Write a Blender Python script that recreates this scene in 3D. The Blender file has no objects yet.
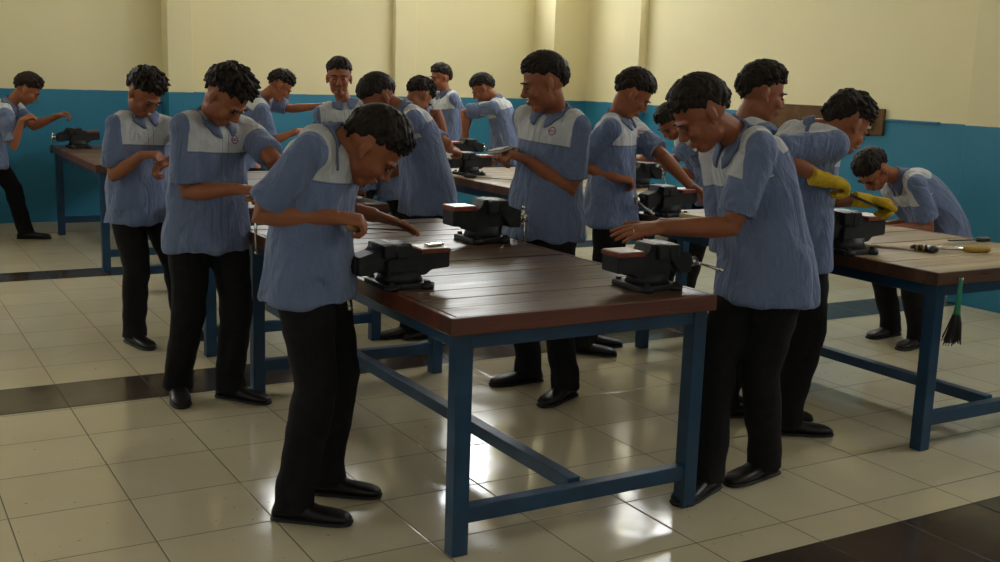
# positions in metres, x right along the benches' short side, y toward the back wall
CAM = [1106.93126, 0.18292, 0.03214, 0.53388, -0.78635, -3.4782, 1.52876]
WIN_BACK = 20
FILL_FRONT = 1.1  # glow of the added fill panes on the left and front walls
FILL_TUBE = 13  # glow of the added ceiling fill lamps
EXPOSURE = -0.22
POSES = {
 'far_left': {"G": [0.42, 6.75], "s": 1.0, "az": -5, "haz": 0, "hip": [0.269, 6.84, 0.861], "neck": [0.413, 6.754, 1.176], "head": [0.576, 6.693, 1.322], "face": [-12, 38, 5], "LE": [0.541, 6.794, 0.94], "LW": [0.759, 6.608, 1.077], "RE": [0.325, 6.632, 0.915], "RW": [0.467, 6.49, 1.047], "lh": [0, 10, "grip"], "rh": [0, 0, "grip"], "fL": [0.55, 6.85, -20], "fR": [0.02, 6.6, -25]},
 'red_left': {"G": [0.58, 2.74], "s": 0.98, "az": -72, "haz": -60, "hip": [0.569, 2.747, 0.814], "neck": [0.593, 2.732, 1.26], "head": [0.592, 2.64, 1.381], "face": [-60, 45, 0], "LE": [0.738, 2.531, 1.112], "LW": [0.674, 2.452, 1.028], "RE": [0.33, 2.83, 1.055], "RW": [0.529, 2.445, 1.067], "lh": [180, -10, "grip"], "rh": [-30, -10, "grip"], "fL": [0.84, 2.72, -55], "fR": [0.53, 2.66, -75]},
 'logo_left': {"G": [0.58, 1.47], "s": 1.02, "az": -68, "haz": -75, "hip": [0.59, 1.464, 0.872], "neck": [0.615, 1.449, 1.319], "head": [0.641, 1.318, 1.407], "face": [-50, 52, 5], "LE": [0.846, 1.255, 1.111], "LW": [0.955, 1.365, 0.986], "RE": [0.386, 1.468, 1.033], "RW": [0.651, 1.196, 1.015], "lh": [0, 0, "grip"], "rh": [-15, -10, "grip"], "fL": [0.72, 1.43, -52], "fR": [0.47, 1.55, -100]},
 'front': {"G": [0.55, 0.03], "s": 1.0, "az": -48, "haz": -38, "hip": [0.54, 0.036, 0.889], "neck": [0.6, 0.0, 1.332], "head": [0.687, -0.074, 1.294], "face": [-30, 52, 5], "LE": [0.74, 0.15, 1.064], "LW": [0.799, 0.092, 1.033], "RE": [0.342, -0.021, 1.073], "RW": [0.56, -0.138, 1.063], "lh": [-25, -20, "flat"], "rh": [-15, -10, "grip"], "fL": [0.685, 0.125, -36], "fR": [0.495, -0.055, -38]},
 'filing_back': {"G": [2.5, 5.6], "s": 1.0, "az": -10, "haz": 0, "hip": [2.1, 5.837, 0.838], "neck": [2.265, 5.739, 1.283], "head": [2.425, 5.644, 1.414], "face": [-15, 40, 0], "LE": [2.594, 5.719, 1.119], "LW": [2.717, 5.588, 1.228], "RE": [2.282, 5.59, 0.939], "RW": [2.519, 5.589, 1.015], "lh": [20, 20, "grip"], "rh": [0, -10, "grip"], "fL": [2.6, 5.75, -10], "fR": [2.4, 5.5, -10]},
 'watching': {"G": [2.2, 3.8], "s": 1.02, "az": -110, "haz": -110, "hip": [2.234, 3.78, 1.001], "neck": [2.214, 3.792, 1.311], "head": [2.166, 3.785, 1.481], "face": [-112, 5, 0], "LE": [2.254, 3.652, 1.133], "LW": [2.139, 3.604, 1.0], "RE": [2.094, 3.805, 1.124], "RW": [2.05, 3.656, 0.997], "lh": [240, -20, "relax"], "rh": [240, -20, "relax"], "fL": [2.3, 3.78, -110], "fR": [2.1, 3.85, -120]},
 'bent_mid': {"G": [2.2, 2.3], "s": 1.04, "az": 172, "haz": 180, "hip": [2.134, 2.339, 0.869], "neck": [1.99, 2.366, 1.331], "head": [1.93, 2.402, 1.357], "face": [178, 45, 0], "LE": [1.836, 2.283, 1.097], "LW": [1.804, 2.418, 0.926], "RE": [1.925, 2.578, 1.016], "RW": [1.845, 2.626, 0.894], "lh": [180, -10, "grip"], "rh": [180, -10, "grip"], "fL": [1.97, 2.27, 180], "fR": [2.1, 2.2, 180]},
 'hidden_bent': {"G": [2.65, 3.65], "s": 1.0, "az": 0, "haz": 0, "hip": [2.602, 3.678, 0.992], "neck": [2.635, 3.659, 1.239], "head": [2.683, 3.631, 1.338], "face": [20, 50, 0], "LE": [2.859, 3.643, 1.136], "LW": [2.923, 3.605, 1.024], "RE": [2.769, 3.463, 1.076], "RW": [2.872, 3.461, 1.006], "lh": [0, 0, "grip"], "rh": [0, 0, "grip"], "fL": [2.75, 3.75, 0], "fR": [2.6, 3.5, 0]},
 'back_standing': {"G": [4.35, 6.4], "s": 1.03, "az": 185, "haz": 180, "hip": [4.382, 6.381, 1.083], "neck": [4.359, 6.395, 1.348], "head": [4.314, 6.421, 1.482], "face": [183, 8, 0], "LE": [4.367, 6.274, 1.206], "LW": [4.267, 6.333, 1.104], "RE": [4.357, 6.512, 1.196], "RW": [4.272, 6.562, 1.123], "lh": [180, 0, "grip"], "rh": [180, 0, "grip"], "fL": [4.3, 6.5, 180], "fR": [4.3, 6.25, 180]},
 'bent_back': {"G": [4.45, 5.2], "s": 1.03, "az": 140, "haz": 150, "hip": [4.376, 5.244, 0.932], "neck": [4.302, 5.287, 1.325], "head": [4.215, 5.339, 1.393], "face": [150, 35, 0], "LE": [4.072, 5.307, 1.116], "LW": [4.022, 5.337, 0.954], "RE": [4.193, 5.584, 1.121], "RW": [4.118, 5.571, 0.938], "lh": [180, -20, "grip"], "rh": [180, -20, "grip"], "fL": [4.4, 5.05, 150], "fR": [4.4, 5.35, 150]},
 'badge_mid': {"G": [2.13, 0.97], "s": 1.04, "az": 198, "haz": 195, "hip": [2.1, 0.988, 0.983], "neck": [2.128, 0.971, 1.379], "head": [2.057, 0.955, 1.476], "face": [160, 18, 0], "LE": [2.16, 0.813, 1.015], "LW": [1.934, 0.912, 1.15], "RE": [2.089, 1.134, 1.106], "RW": [1.964, 1.091, 1.173], "lh": [170, 10, "grip"], "rh": [200, 0, "grip"], "fL": [2.1, 0.8, 205], "fR": [2.08, 1.14, 178]},
 'badge_right': {"G": [2.78, 1.62], "s": 1.02, "az": -55, "haz": -40, "hip": [2.897, 1.551, 0.921], "neck": [2.903, 1.547, 1.332], "head": [2.939, 1.468, 1.45], "face": [-25, 38, 5], "LE": [3.15, 1.459, 1.121], "LW": [3.305, 1.368, 0.953], "RE": [2.699, 1.61, 1.058], "RW": [2.806, 1.396, 1.004], "lh": [-20, -20, "relax"], "rh": [-10, 0, "grip"], "fL": [2.9, 1.65, -30], "fR": [2.75, 1.5, -40]},
 'behind_face': {"G": [4.4, 2.8], "s": 1.0, "az": 180, "haz": 180, "hip": [4.559, 2.706, 0.979], "neck": [4.454, 2.768, 1.191], "head": [4.346, 2.832, 1.237], "face": [185, 50, 0], "LE": [4.262, 2.765, 1.034], "LW": [4.105, 2.858, 0.986], "RE": [4.47, 2.875, 0.93], "RW": [4.395, 2.919, 0.905], "lh": [180, 0, "grip"], "rh": [180, 0, "grip"], "fL": [4.4, 2.7, 180], "fR": [4.4, 2.95, 180]},
 'front_right': {"G": [2.1, -0.42], "s": 1.04, "az": 168, "haz": 178, "hip": [2.159, -0.455, 0.89], "neck": [2.038, -0.383, 1.347], "head": [1.887, -0.352, 1.417], "face": [160, 40, 0], "LE": [1.935, -0.52, 1.069], "LW": [1.714, -0.366, 1.01], "RE": [2.097, -0.244, 1.087], "RW": [1.903, -0.13, 0.983], "lh": [178, -5, "flat"], "rh": [180, -10, "grip"], "fL": [2.22, -0.42, 188], "fR": [1.9, -0.46, 200]},
 'standing_right': {"G": [2.73, 0.42], "s": 1.03, "az": -20, "haz": -20, "hip": [2.798, 0.38, 1.091], "neck": [2.769, 0.397, 1.357], "head": [2.805, 0.353, 1.45], "face": [-25, 15, 0], "LE": [3.003, 0.375, 1.182], "LW": [3.089, 0.324, 1.114], "RE": [2.671, 0.281, 1.148], "RW": [2.809, 0.199, 1.108], "lh": [0, 0, "grip"], "rh": [0, 0, "grip"], "fL": [2.75, 0.45, -20], "fR": [2.7, 0.25, -20]},
 'glove_right': {"G": [2.72, -0.04], "s": 1.02, "az": -10, "haz": -10, "hip": [2.714, -0.037, 0.951], "neck": [2.734, -0.048, 1.362], "head": [2.835, -0.131, 1.371], "face": [-8, 38, 0], "LE": [2.945, -0.01, 0.925], "LW": [3.069, -0.107, 1.04], "RE": [2.426, -0.214, 1.115], "RW": [2.634, -0.268, 1.156], "lh": [0, -10, "grip"], "rh": [0, 0, "grip"], "fL": [2.85, 0.1, -20], "fR": [2.78, -0.08, -30]},
 'far_right': {"G": [4.95, 0.88], "s": 1.0, "az": 172, "haz": 180, "hip": [4.849, 0.94, 0.743], "neck": [4.649, 1.058, 1.008], "head": [4.493, 1.115, 1.048], "face": [178, 62, 0], "LE": [4.688, 0.861, 0.742], "LW": [4.488, 0.944, 0.715], "RE": [4.887, 1.092, 0.704], "RW": [4.691, 1.208, 0.69], "lh": [200, -20, "flat"], "rh": [180, -20, "flat"], "fL": [4.68, 0.85, 188], "fR": [4.75, 1.12, 182]},
}
import bpy, bmesh, math, random
import numpy as np
from mathutils import Vector, Matrix, noise
from mathutils.bvhtree import BVHTree
from mathutils.geometry import tessellate_polygon
SC = bpy.context.scene
COL = SC.collection
PI = math.pi
rnd = random.Random(7)

def R(d): return math.radians(d)
def V(*a): return np.array(a, float)
def nrm(v):
    v = np.asarray(v, float); n = np.linalg.norm(v)
    return v / n if n > 1e-9 else v
def azv(az, elev=0.0):
    return V(math.cos(R(az))*math.cos(R(elev)), math.sin(R(az))*math.cos(R(elev)), math.sin(R(elev)))

# ------------------------------------------------------------------ materials
class NT:
    def __init__(s, name):
        s.m = bpy.data.materials.new(name); s.m.use_nodes = True
        s.t = s.m.node_tree; s.b = s.t.nodes['Principled BSDF']; s.n = s.t.nodes; s.l = s.t.links
    def node(s, typ, **kw):
        x = s.n.new(typ)
        for k, v in kw.items(): setattr(x, k, v)
        return x
    def set(s, sock, v):
        if isinstance(v, bpy.types.NodeSocket): s.l.new(v, sock)
        elif isinstance(v, (tuple, list)) and len(v) == 3 and sock.type == 'RGBA': sock.default_value = (*v, 1)
        else: sock.default_value = v
    def math(s, op, a, b=0.0, c=None, clamp=False):
        x = s.node('ShaderNodeMath', operation=op); x.use_clamp = clamp
        s.set(x.inputs[0], a); s.set(x.inputs[1], b)
        if c is not None: s.set(x.inputs[2], c)
        return x.outputs[0]
    def mix(s, f, a, b):
        x = s.node('ShaderNodeMix', data_type='RGBA')
        s.set(x.inputs[0], f); s.set(x.inputs[6], a); s.set(x.inputs[7], b)
        return x.outputs[2]
    def noise(s, scale, detail=3, vec=None, rough=.5, dist=0):
        x = s.node('ShaderNodeTexNoise'); x.inputs['Scale'].default_value = scale
        x.inputs['Detail'].default_value = detail; x.inputs['Roughness'].default_value = rough
        x.inputs['Distortion'].default_value = dist
        if vec is not None: s.l.new(vec, x.inputs['Vector'])
        return x.outputs[0]
    def coord(s, k='Object'): return s.node('ShaderNodeTexCoord').outputs[k]
    def pos(s): return s.node('ShaderNodeNewGeometry').outputs['Position']
    def xyz(s, v):
        x = s.node('ShaderNodeSeparateXYZ'); s.l.new(v, x.inputs[0]); return x.outputs
    def mapping(s, v, sc):
        x = s.node('ShaderNodeMapping'); s.l.new(v, x.inputs[0]); x.inputs['Scale'].default_value = sc; return x.outputs[0]
    def ramp(s, f, lo, hi):
        x = s.node('ShaderNodeMapRange'); s.set(x.inputs[0], f); s.set(x.inputs[1], lo); s.set(x.inputs[2], hi)
        return x.outputs[0]
    def bump(s, h, strength=.3, dist=.01):
        x = s.node('ShaderNodeBump'); x.inputs['Strength'].default_value = strength; x.inputs['Distance'].default_value = dist
        s.l.new(h, x.inputs['Height']); s.l.new(x.outputs[0], s.b.inputs['Normal'])
    def base(s, v): s.set(s.b.inputs['Base Color'], v)
    def p(s, **kw):
        for k, v in kw.items(): s.set(s.b.inputs[k.replace('_', ' ')], v)
        return s

def simple(name, col, rough=.6, metal=0, vary=.12, scale=14, bump=.15, spec=.5, coat=0):
    n = NT(name)
    f = n.noise(scale, 4, n.coord())
    a = tuple(c*(1-vary) for c in col); b = tuple(min(1, c*(1+vary)) for c in col)
    n.base(n.mix(n.ramp(f, .3, .7), a, b)); n.p(Roughness=rough, Metallic=metal, Specular_IOR_Level=spec, Coat_Weight=coat)
    if bump: n.bump(n.noise(scale*4, 3, n.coord()), bump, .004)
    return n.m
M = {}
M['skin'] = None
def skin():
    n = NT('skin'); f = n.noise(9, 3, n.coord())
    n.base(n.mix(n.ramp(f, .3, .7), SKIN_A, SKIN_B)); n.p(Roughness=.5, Subsurface_Weight=.08, Specular_IOR_Level=.35)
    n.b.inputs['Subsurface Radius'].default_value = (.02, .008, .004)
    n.bump(n.noise(120, 3, n.coord()), .12, .002); return n.m
SKIN_A = (.25, .078, .035); SKIN_B = (.33, .116, .053)
M['skin'] = skin()
M['hair'] = simple('black_hair', (.016, .010, .007), .62, 0, .3, 60, .3, .2)
M['eye'] = simple('dark_eye', (.02, .012, .01), .3, 0, .1, 30, 0)
M['lip'] = simple('lip', (.2, .07, .045), .5, 0, .1, 30, .1)
M['pants'] = simple('black_trouser_cloth', (.010, .009, .010), .85, 0, .25, 30, .3, .2)
M['shoe'] = simple('black_leather', (.009, .007, .007), .42, 0, .2, 30, .15, .35)
M['sole'] = simple('black_rubber', (.012, .011, .01), .7, 0, .2, 30, .15)
M['collar'] = simple('slate_blue_cloth', (.135, .165, .27), .85, 0, .08, 60, .3, .2)
M['glove'] = simple('yellow_cotton_glove', (.55, .36, .03), .9, 0, .15, 60, .6, .1)
M['blue_steel'] = simple('blue_painted_steel', (.008, .045, .10), .42, 0, .3, 7, .12, .5)
M['vise_cast'] = simple('dark_cast_iron', (.014, .014, .016), .5, .3, .3, 20, .25, .5)
M['vise_face'] = simple('worn_bare_iron', (.34, .30, .26), .35, .7, .25, 30, .15)
M['rust_red'] = simple('red_primer_paint', (.20, .035, .014), .5, 0, .3, 25, .2)
M['chrome'] = simple('bright_steel', (.62, .6, .56), .22, 1, .08, 30, .05)
M['dark_steel'] = simple('dark_steel', (.05, .05, .05), .35, .8, .2, 30, .1)
M['hwood'] = simple('handle_wood', (.30, .17, .07), .5, 0, .2, 30, .15)
M['cream_wood'] = simple('cream_pine_block', (.52, .42, .22), .6, 0, .12, 18, .15)
M['yellow_handle'] = simple('yellow_plastic', (.42, .27, .04), .45, 0, .1, 30, .05)
M['green'] = simple('green_plastic', (.02, .22, .12), .45, 0, .15, 30, .1)
M['bristle'] = simple('dark_bristle', (.012, .012, .013), .8, 0, .3, 80, .5)
M['black_plastic'] = simple('black_plastic', (.015, .015, .015), .4, 0, .2, 30, .05)
M['paper'] = simple('paper', (.6, .56, .45), .7, 0, .05, 30, .05)
M['dark_cover'] = simple('dark_brown_cover', (.06, .03, .025), .6, 0, .1, 30, .05)
M['white_plastic'] = simple('white_plastic', (.72, .68, .58), .4, 0, .05, 30, .02)
M['panel_wood'] = simple('brown_wood_board', (.13, .07, .028), .7, 0, .25, 9, .15, .2)
M['gold'] = simple('gold', (.8, .55, .2), .2, 1, .05, 30, 0)
M['button'] = simple('pale_button', (.5, .52, .56), .4, 0, .05, 30, 0)
M['ceil'] = simple('ceiling_paint', (.62, .58, .46), .9, 0, .04, 2, .05)

def mat_shirt():
    n = NT('uniform_cloth')
    at = n.node('ShaderNodeAttribute', attribute_name='tc').outputs['Vector']
    ms = n.node('ShaderNodeAttribute', attribute_name='sl').outputs['Fac']
    x, y, z = n.xyz(at)[0], n.xyz(at)[1], n.xyz(at)[2]
    # chest seam in front, yoke seam behind
    wob = n.math('MULTIPLY', n.math('SUBTRACT', n.noise(5, 2, at), .5), .012)
    zz = n.math('ADD', z, wob)
    fr = n.math('GREATER_THAN', y, 0.0)
    thr = n.math('ADD', .775, n.math('MULTIPLY', fr, -.12))
    yoke = n.math('GREATER_THAN', zz, thr)
    body = n.math('LESS_THAN', ms, 0.0)
    white = n.math('MULTIPLY', yoke, body)
    weave = n.noise(260, 2, at)
    wv = n.noise(2.2, 3, n.coord())
    blue = n.mix(weave, (.115, .15, .265), (.175, .22, .36))
    wh = n.mix(n.ramp(wv, .3, .7), (.46, .475, .50), (.55, .565, .59))
    c = n.mix(white, blue, wh)
    seam1 = n.math('MULTIPLY', n.math('LESS_THAN', n.math('ABSOLUTE', n.math('SUBTRACT', zz, thr)), .007), body)
    pl = n.math('MULTIPLY', n.math('LESS_THAN', n.math('ABSOLUTE', n.math('SUBTRACT', n.math('ABSOLUTE', x), .016)), .0018), n.math('MULTIPLY', fr, body))
    sm = n.math('MAXIMUM', seam1, pl)
    c = n.mix(n.math('MULTIPLY', sm, .6), c, (.06, .075, .13))
    n.base(c); n.p(Roughness=.85, Specular_IOR_Level=.2, Sheen_Weight=.15)
    folds = n.noise(1, 3, n.mapping(at, (14, 14, 2.6)), .5, .9)
    folds2 = n.noise(9, 2, n.coord(), .5, 1.0)
    h = n.math('ADD', n.math('MULTIPLY', folds, 1.0), n.math('MULTIPLY', folds2, .6))
    n.bump(n.math('ADD', h, n.math('MULTIPLY', weave, .02)), .8, .035)
    return n.m
M['shirt'] = mat_shirt()

def mat_badge():
    n = NT('embroidered_badge')
    uv = n.node('ShaderNodeUVMap').outputs[0]
    x, y = n.xyz(uv)[0], n.xyz(uv)[1]
    X = n.math('SUBTRACT', x, .5); Y = n.math('SUBTRACT', y, .5)
    r = n.math('SQRT', n.math('ADD', n.math('MULTIPLY', X, X), n.math('MULTIPLY', Y, Y)))
    ring = n.math('LESS_THAN', n.math('ABSOLUTE', n.math('SUBTRACT', r, .34)), .05)
    gap = n.math('GREATER_THAN', n.math('ABSOLUTE', Y), .15)
    ring = n.math('MULTIPLY', ring, gap)
    def box(x0, x1, y0, y1):
        a = n.math('LESS_THAN', n.math('ABSOLUTE', n.math('SUBTRACT', X, (x0+x1)/2)), (x1-x0)/2)
        b = n.math('LESS_THAN', n.math('ABSOLUTE', n.math('SUBTRACT', Y, (y0+y1)/2)), (y1-y0)/2)
        return n.math('MULTIPLY', a, b)
    marks = None
    for b in [(-.46, -.24, .06, .12), (-.34, -.26, -.16, .1), (-.46, -.3, -.16, -.08), (-.14, -.08, -.12, .12), (-.14, .08, .06, .12), (-.14, .08, -.12, -.06), (.04, .1, -.12, .12),
              (.18, .24, -.12, .12), (.18, .42, .06, .12), (.18, .42, -.03, .03), (.18, .42, -.12, -.06), (.36, .42, -.12, .12)]:
        q = box(*b); marks = q if marks is None else n.math('MAXIMUM', marks, q)
    c = n.mix(ring, (.5, .51, .54), (.30, .035, .09))
    c = n.mix(marks, c, (.14, .03, .14))
    n.base(c); n.p(Roughness=.8); return n.m
M['badge'] = mat_badge()

def mat_tile(name, a, b, grout, rough, spec=.5):
    n = NT(name)
    uv = n.node('ShaderNodeUVMap').outputs[0]
    x, y = n.xyz(uv)[0], n.xyz(uv)[1]
    fx = n.math('FRACT', x); fy = n.math('FRACT', y)
    dx = n.math('MINIMUM', fx, n.math('SUBTRACT', 1.0, fx)); dy = n.math('MINIMUM', fy, n.math('SUBTRACT', 1.0, fy))
    d = n.math('MINIMUM', dx, dy)
    g = n.math('LESS_THAN', d, .0055)
    fl = n.node('ShaderNodeVectorMath', operation='FLOOR'); n.l.new(uv, fl.inputs[0])
    wn = n.node('ShaderNodeTexWhiteNoise', noise_dimensions='2D'); n.l.new(fl.outputs[0], wn.inputs[0])
    cloud = n.noise(2.6, 4, n.pos(), .6)
    speck = n.math('GREATER_THAN', n.noise(38, 1, n.pos()), .765)
    f = n.math('ADD', n.math('MULTIPLY', wn.outputs[0], .45), n.math('MULTIPLY', n.ramp(cloud, .3, .7), .5))
    c = n.mix(f, a, b)
    c = n.mix(n.math('MULTIPLY', speck, .55), c, grout)
    c = n.mix(g, c, grout)
    n.base(c)
    n.p(Roughness=n.math('ADD', n.math('MULTIPLY', g, .5), n.math('ADD', rough, n.math('MULTIPLY', n.ramp(n.noise(5, 3, n.pos()), .4, .7), .08))), Specular_IOR_Level=spec)
    h = n.math('ADD', n.math('MULTIPLY', n.ramp(d, 0, .014), 1.0), n.math('MULTIPLY', n.noise(3.5, 2, n.pos()), .8))
    n.bump(h, .14, .01)
    return n.m
M['tile'] = mat_tile('cream_floor_tile', (.57, .50, .34), (.68, .60, .43), (.10, .075, .05), .10)
M['tile_dark'] = mat_tile('dark_brown_floor_tile', (.045, .032, .026), (.085, .062, .05), (.03, .022, .018), .13)
M['base_tile'] = simple('pale_skirting_tile', (.42, .40, .34), .3, 0, .08, 5, .05)

def mat_wall():
    n = NT('two_tone_wall_paint')
    p = n.pos(); z = n.xyz(p)[2]
    cl = n.noise(.8, 4, p, .55)
    ye = n.mix(n.ramp(cl, .3, .7), (.78, .70, .43), (.83, .75, .48))
    bl = n.mix(n.ramp(cl, .3, .7), (.022, .19, .32), (.035, .23, .38))
    sc = n.noise(1.5, 5, n.mapping(p, (3, 3, .5)), .7)
    bl = n.mix(n.math('MULTIPLY', n.ramp(sc, .55, .8), .35), bl, (.02, .10, .17))
    f = n.math('LESS_THAN', z, n.math('ADD', 1.283, n.math('MULTIPLY', n.noise(6, 2, p), .012)))
    n.base(n.mix(f, ye, bl)); n.p(Roughness=n.math('SUBTRACT', .75, n.math('MULTIPLY', f, .3)), Specular_IOR_Level=.4)
    n.bump(n.noise(30, 4, p), .12, .006)
    return n.m
M['wall'] = mat_wall()

def mat_bench(name, a, b, edge=None):
    n = NT(name)
    o = n.coord(); gr = n.noise(1, 5, n.mapping(o, (3, 45, 45)), .6, .4)
    cl = n.noise(2.3, 4, o, .6)
    c = n.mix(n.ramp(gr, .3, .7), a, b)
    c = n.mix(n.math('MULTIPLY', n.ramp(cl, .45, .75), .5), c, tuple(x*.45 for x in a))
    pk = n.noise(1, 1, n.mapping(o, (.3, 6.5, .2)), .5)
    c = n.mix(n.math('MULTIPLY', n.ramp(pk, .40, .56), .65), c, tuple(x*.38 for x in a))
    n.base(c); n.p(Roughness=n.math('ADD', .27, n.math('MULTIPLY', n.ramp(gr, .3, .8), .22)), Specular_IOR_Level=.5)
    n.bump(gr, .25, .004); return n.m
M['bench_dark'] = mat_bench('oiled_hardwood_plank', (.095, .047, .026), (.175, .098, .058))
M['bench_pale'] = mat_bench('worn_pale_plank', (.40, .29, .165), (.54, .41, .25))
M['bench_edge'] = mat_bench('red_brown_edge_board', (.12, .032, .018), (.20, .055, .028))
M['bench_edge2'] = mat_bench('brown_edge_board', (.12, .05, .025), (.2, .09, .045))

def mat_emit(name, col, s):
    n = NT(name); n.base((.8, .8, .8)); n.set(n.b.inputs['Emission Color'], col); n.b.inputs['Emission Strength'].default_value = s
    n.p(Roughness=.4); return n.m

# ------------------------------------------------------------------ objects
def empty(name, loc=(0, 0, 0), rz=0):
    o = bpy.data.objects.new(name, None); COL.objects.link(o)
    o.location = loc; o.rotation_euler = (0, 0, rz); o.empty_display_size = .05
    return o
def tag(o, label=None, cat=None, group=None, kind=None):
    if label: o['label'] = label
    if cat: o['category'] = cat
    if group: o['group'] = group
    if kind: o['kind'] = kind
    return o
def part_label(o, l): o['label'] = l; return o

class MB:
    def __init__(s): s.v = []; s.f = []; s.mi = []; s.sm = []; s.uv = None
    def add(s, vs, fs, mi=0, smooth=False):
        k = len(s.v); s.v.extend([tuple(map(float, q)) for q in vs])
        for f in fs: s.f.append(tuple(i+k for i in f)); s.mi.append(mi); s.sm.append(smooth)
        return s
    def box(s, c, d, rot=None, mi=0, bev=0.0):
        cx, cy, cz = c; hx, hy, hz = d[0]/2, d[1]/2, d[2]/2
        bm = bmesh.new(); bmesh.ops.create_cube(bm, size=1)
        for q in bm.verts: q.co = Vector((q.co.x*2*hx, q.co.y*2*hy, q.co.z*2*hz))
        if bev > 0: bmesh.ops.bevel(bm, geom=bm.edges[:], offset=min(bev, hx*.9, hy*.9, hz*.9), segments=2, affect='EDGES', profile=.6)
        rm = rot if rot is not None else Matrix.Identity(3)
        bm.verts.index_update()
        vs = [rm @ q.co + Vector(c) for q in bm.verts]; fs = [[q.index for q in f.verts] for f in bm.faces]
        bm.free(); return s.add(vs, fs, mi)
    def tube(s, pts, rad, n=12, mi=0, cap=True, sq=1.0, smooth=True, up=None):
        v, f = loft_tube(pts, rad, n, sq, up); return s.add(v, f, mi, smooth)
    def cyl(s, a, b, r, n=16, mi=0, smooth=True):
        v, f = loft_tube([a, b], [r, r], n); return s.add(v, f, mi, smooth)
    def ell(s, c, r, B=None, n=14, m=10, mi=0):
        v, f = ellipsoid(c, r, B, n, m); return s.add(v, f, mi, True)
    def build(s, name, mat, parent=None, world=False):
        me = bpy.data.meshes.new(name); me.from_pydata(s.v, [], s.f)
        mats = mat if isinstance(mat, (list, tuple)) else [mat]
        for m in mats: me.materials.append(m)
        me.polygons.foreach_set('material_index', s.mi); me.polygons.foreach_set('use_smooth', s.sm); me.update()
        o = bpy.data.objects.new(name, me); COL.objects.link(o)
        if parent: o.parent = parent
        return o

def frames(pts, up=None):
    pts = [V(*p) for p in pts]; n = len(pts); T = []
    for i in range(n):
        a = pts[max(i-1, 0)]; b = pts[min(i+1, n-1)]; T.append(nrm(b-a))
    u = V(0, 0, 1) if up is None else V(*up)
    if abs(np.dot(u, T[0])) > .95: u = V(1, 0, 0)
    x = nrm(np.cross(u, T[0])); X = []
    for t in T:
        x = nrm(x - np.dot(x, t)*t); X.append(x)
    return pts, T, X
def loft_tube(pts, rad, n=12, sq=1.0, up=None):
    pts, T, X = frames(pts, up); vs = []; fs = []
    for p, t, x, r in zip(pts, T, X, rad):
        y = np.cross(t, x); ra, rb = (r if isinstance(r, (tuple, list)) else (r, r))
        for k in range(n):
            a = 2*PI*k/n; c, d = math.cos(a), math.sin(a)
            if sq != 1.0: c = math.copysign(abs(c)**sq, c); d = math.copysign(abs(d)**sq, d)
            vs.append(p + x*c*ra + y*d*rb)
    m = len(pts)
    for i in range(m-1):
        for k in range(n):
            k2 = (k+1) % n; fs.append((i*n+k, i*n+k2, (i+1)*n+k2, (i+1)*n+k))
    fs.append(tuple(range(n-1, -1, -1))); fs.append(tuple((m-1)*n+k for k in range(n)))
    return vs, fs
def ellipsoid(c, r, B=None, n=14, m=10):
    c = V(*c); B = np.eye(3) if B is None else B; vs = []; fs = []
    vs.append(c + B[2]*r[2])
    for i in range(1, m):
        th = PI*i/m
        for k in range(n):
            ph = 2*PI*k/n
            vs.append(c + B[0]*r[0]*math.sin(th)*math.cos(ph) + B[1]*r[1]*math.sin(th)*math.sin(ph) + B[2]*r[2]*math.cos(th))
    vs.append(c - B[2]*r[2]); L = len(vs)-1
    for k in range(n): fs.append((0, 1+k, 1+(k+1) % n))
    for i in range(m-2):
        for k in range(n):
            a = 1+i*n+k; b = 1+i*n+(k+1) % n; fs.append((a, a+n, b+n, b))
    for k in range(n): fs.append((L, 1+(m-2)*n+(k+1) % n, 1+(m-2)*n+k))
    return vs, fs

def remesh(mb, voxel, smooth_it=0):
    me = bpy.data.meshes.new('tmp'); me.from_pydata(mb.v, [], mb.f); me.update()
    o = bpy.data.objects.new('tmp', me); COL.objects.link(o)
    md = o.modifiers.new('r', 'REMESH'); md.mode = 'VOXEL'; md.voxel_size = voxel; md.use_smooth_shade = True
    if smooth_it:
        sm = o.modifiers.new('s', 'SMOOTH'); sm.iterations = smooth_it; sm.factor = .5
    dg = bpy.context.evaluated_depsgraph_get(); dg.update()
    res = bpy.data.meshes.new_from_object(o.evaluated_get(dg))
    bpy.data.objects.remove(o); bpy.data.meshes.remove(me)
    res.polygons.foreach_set('use_smooth', [True]*len(res.polygons))
    return res
def link_mesh(name, me, mat, parent):
    me.name = name; me.materials.clear(); me.materials.append(mat)
    o = bpy.data.objects.new(name, me); COL.objects.link(o); o.parent = parent
    return o
def copy_tree(o, parent=None):
    c = o.copy(); COL.objects.link(c); c.parent = parent
    for ch in list(o.children): copy_tree(ch, c)
    return c

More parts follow.
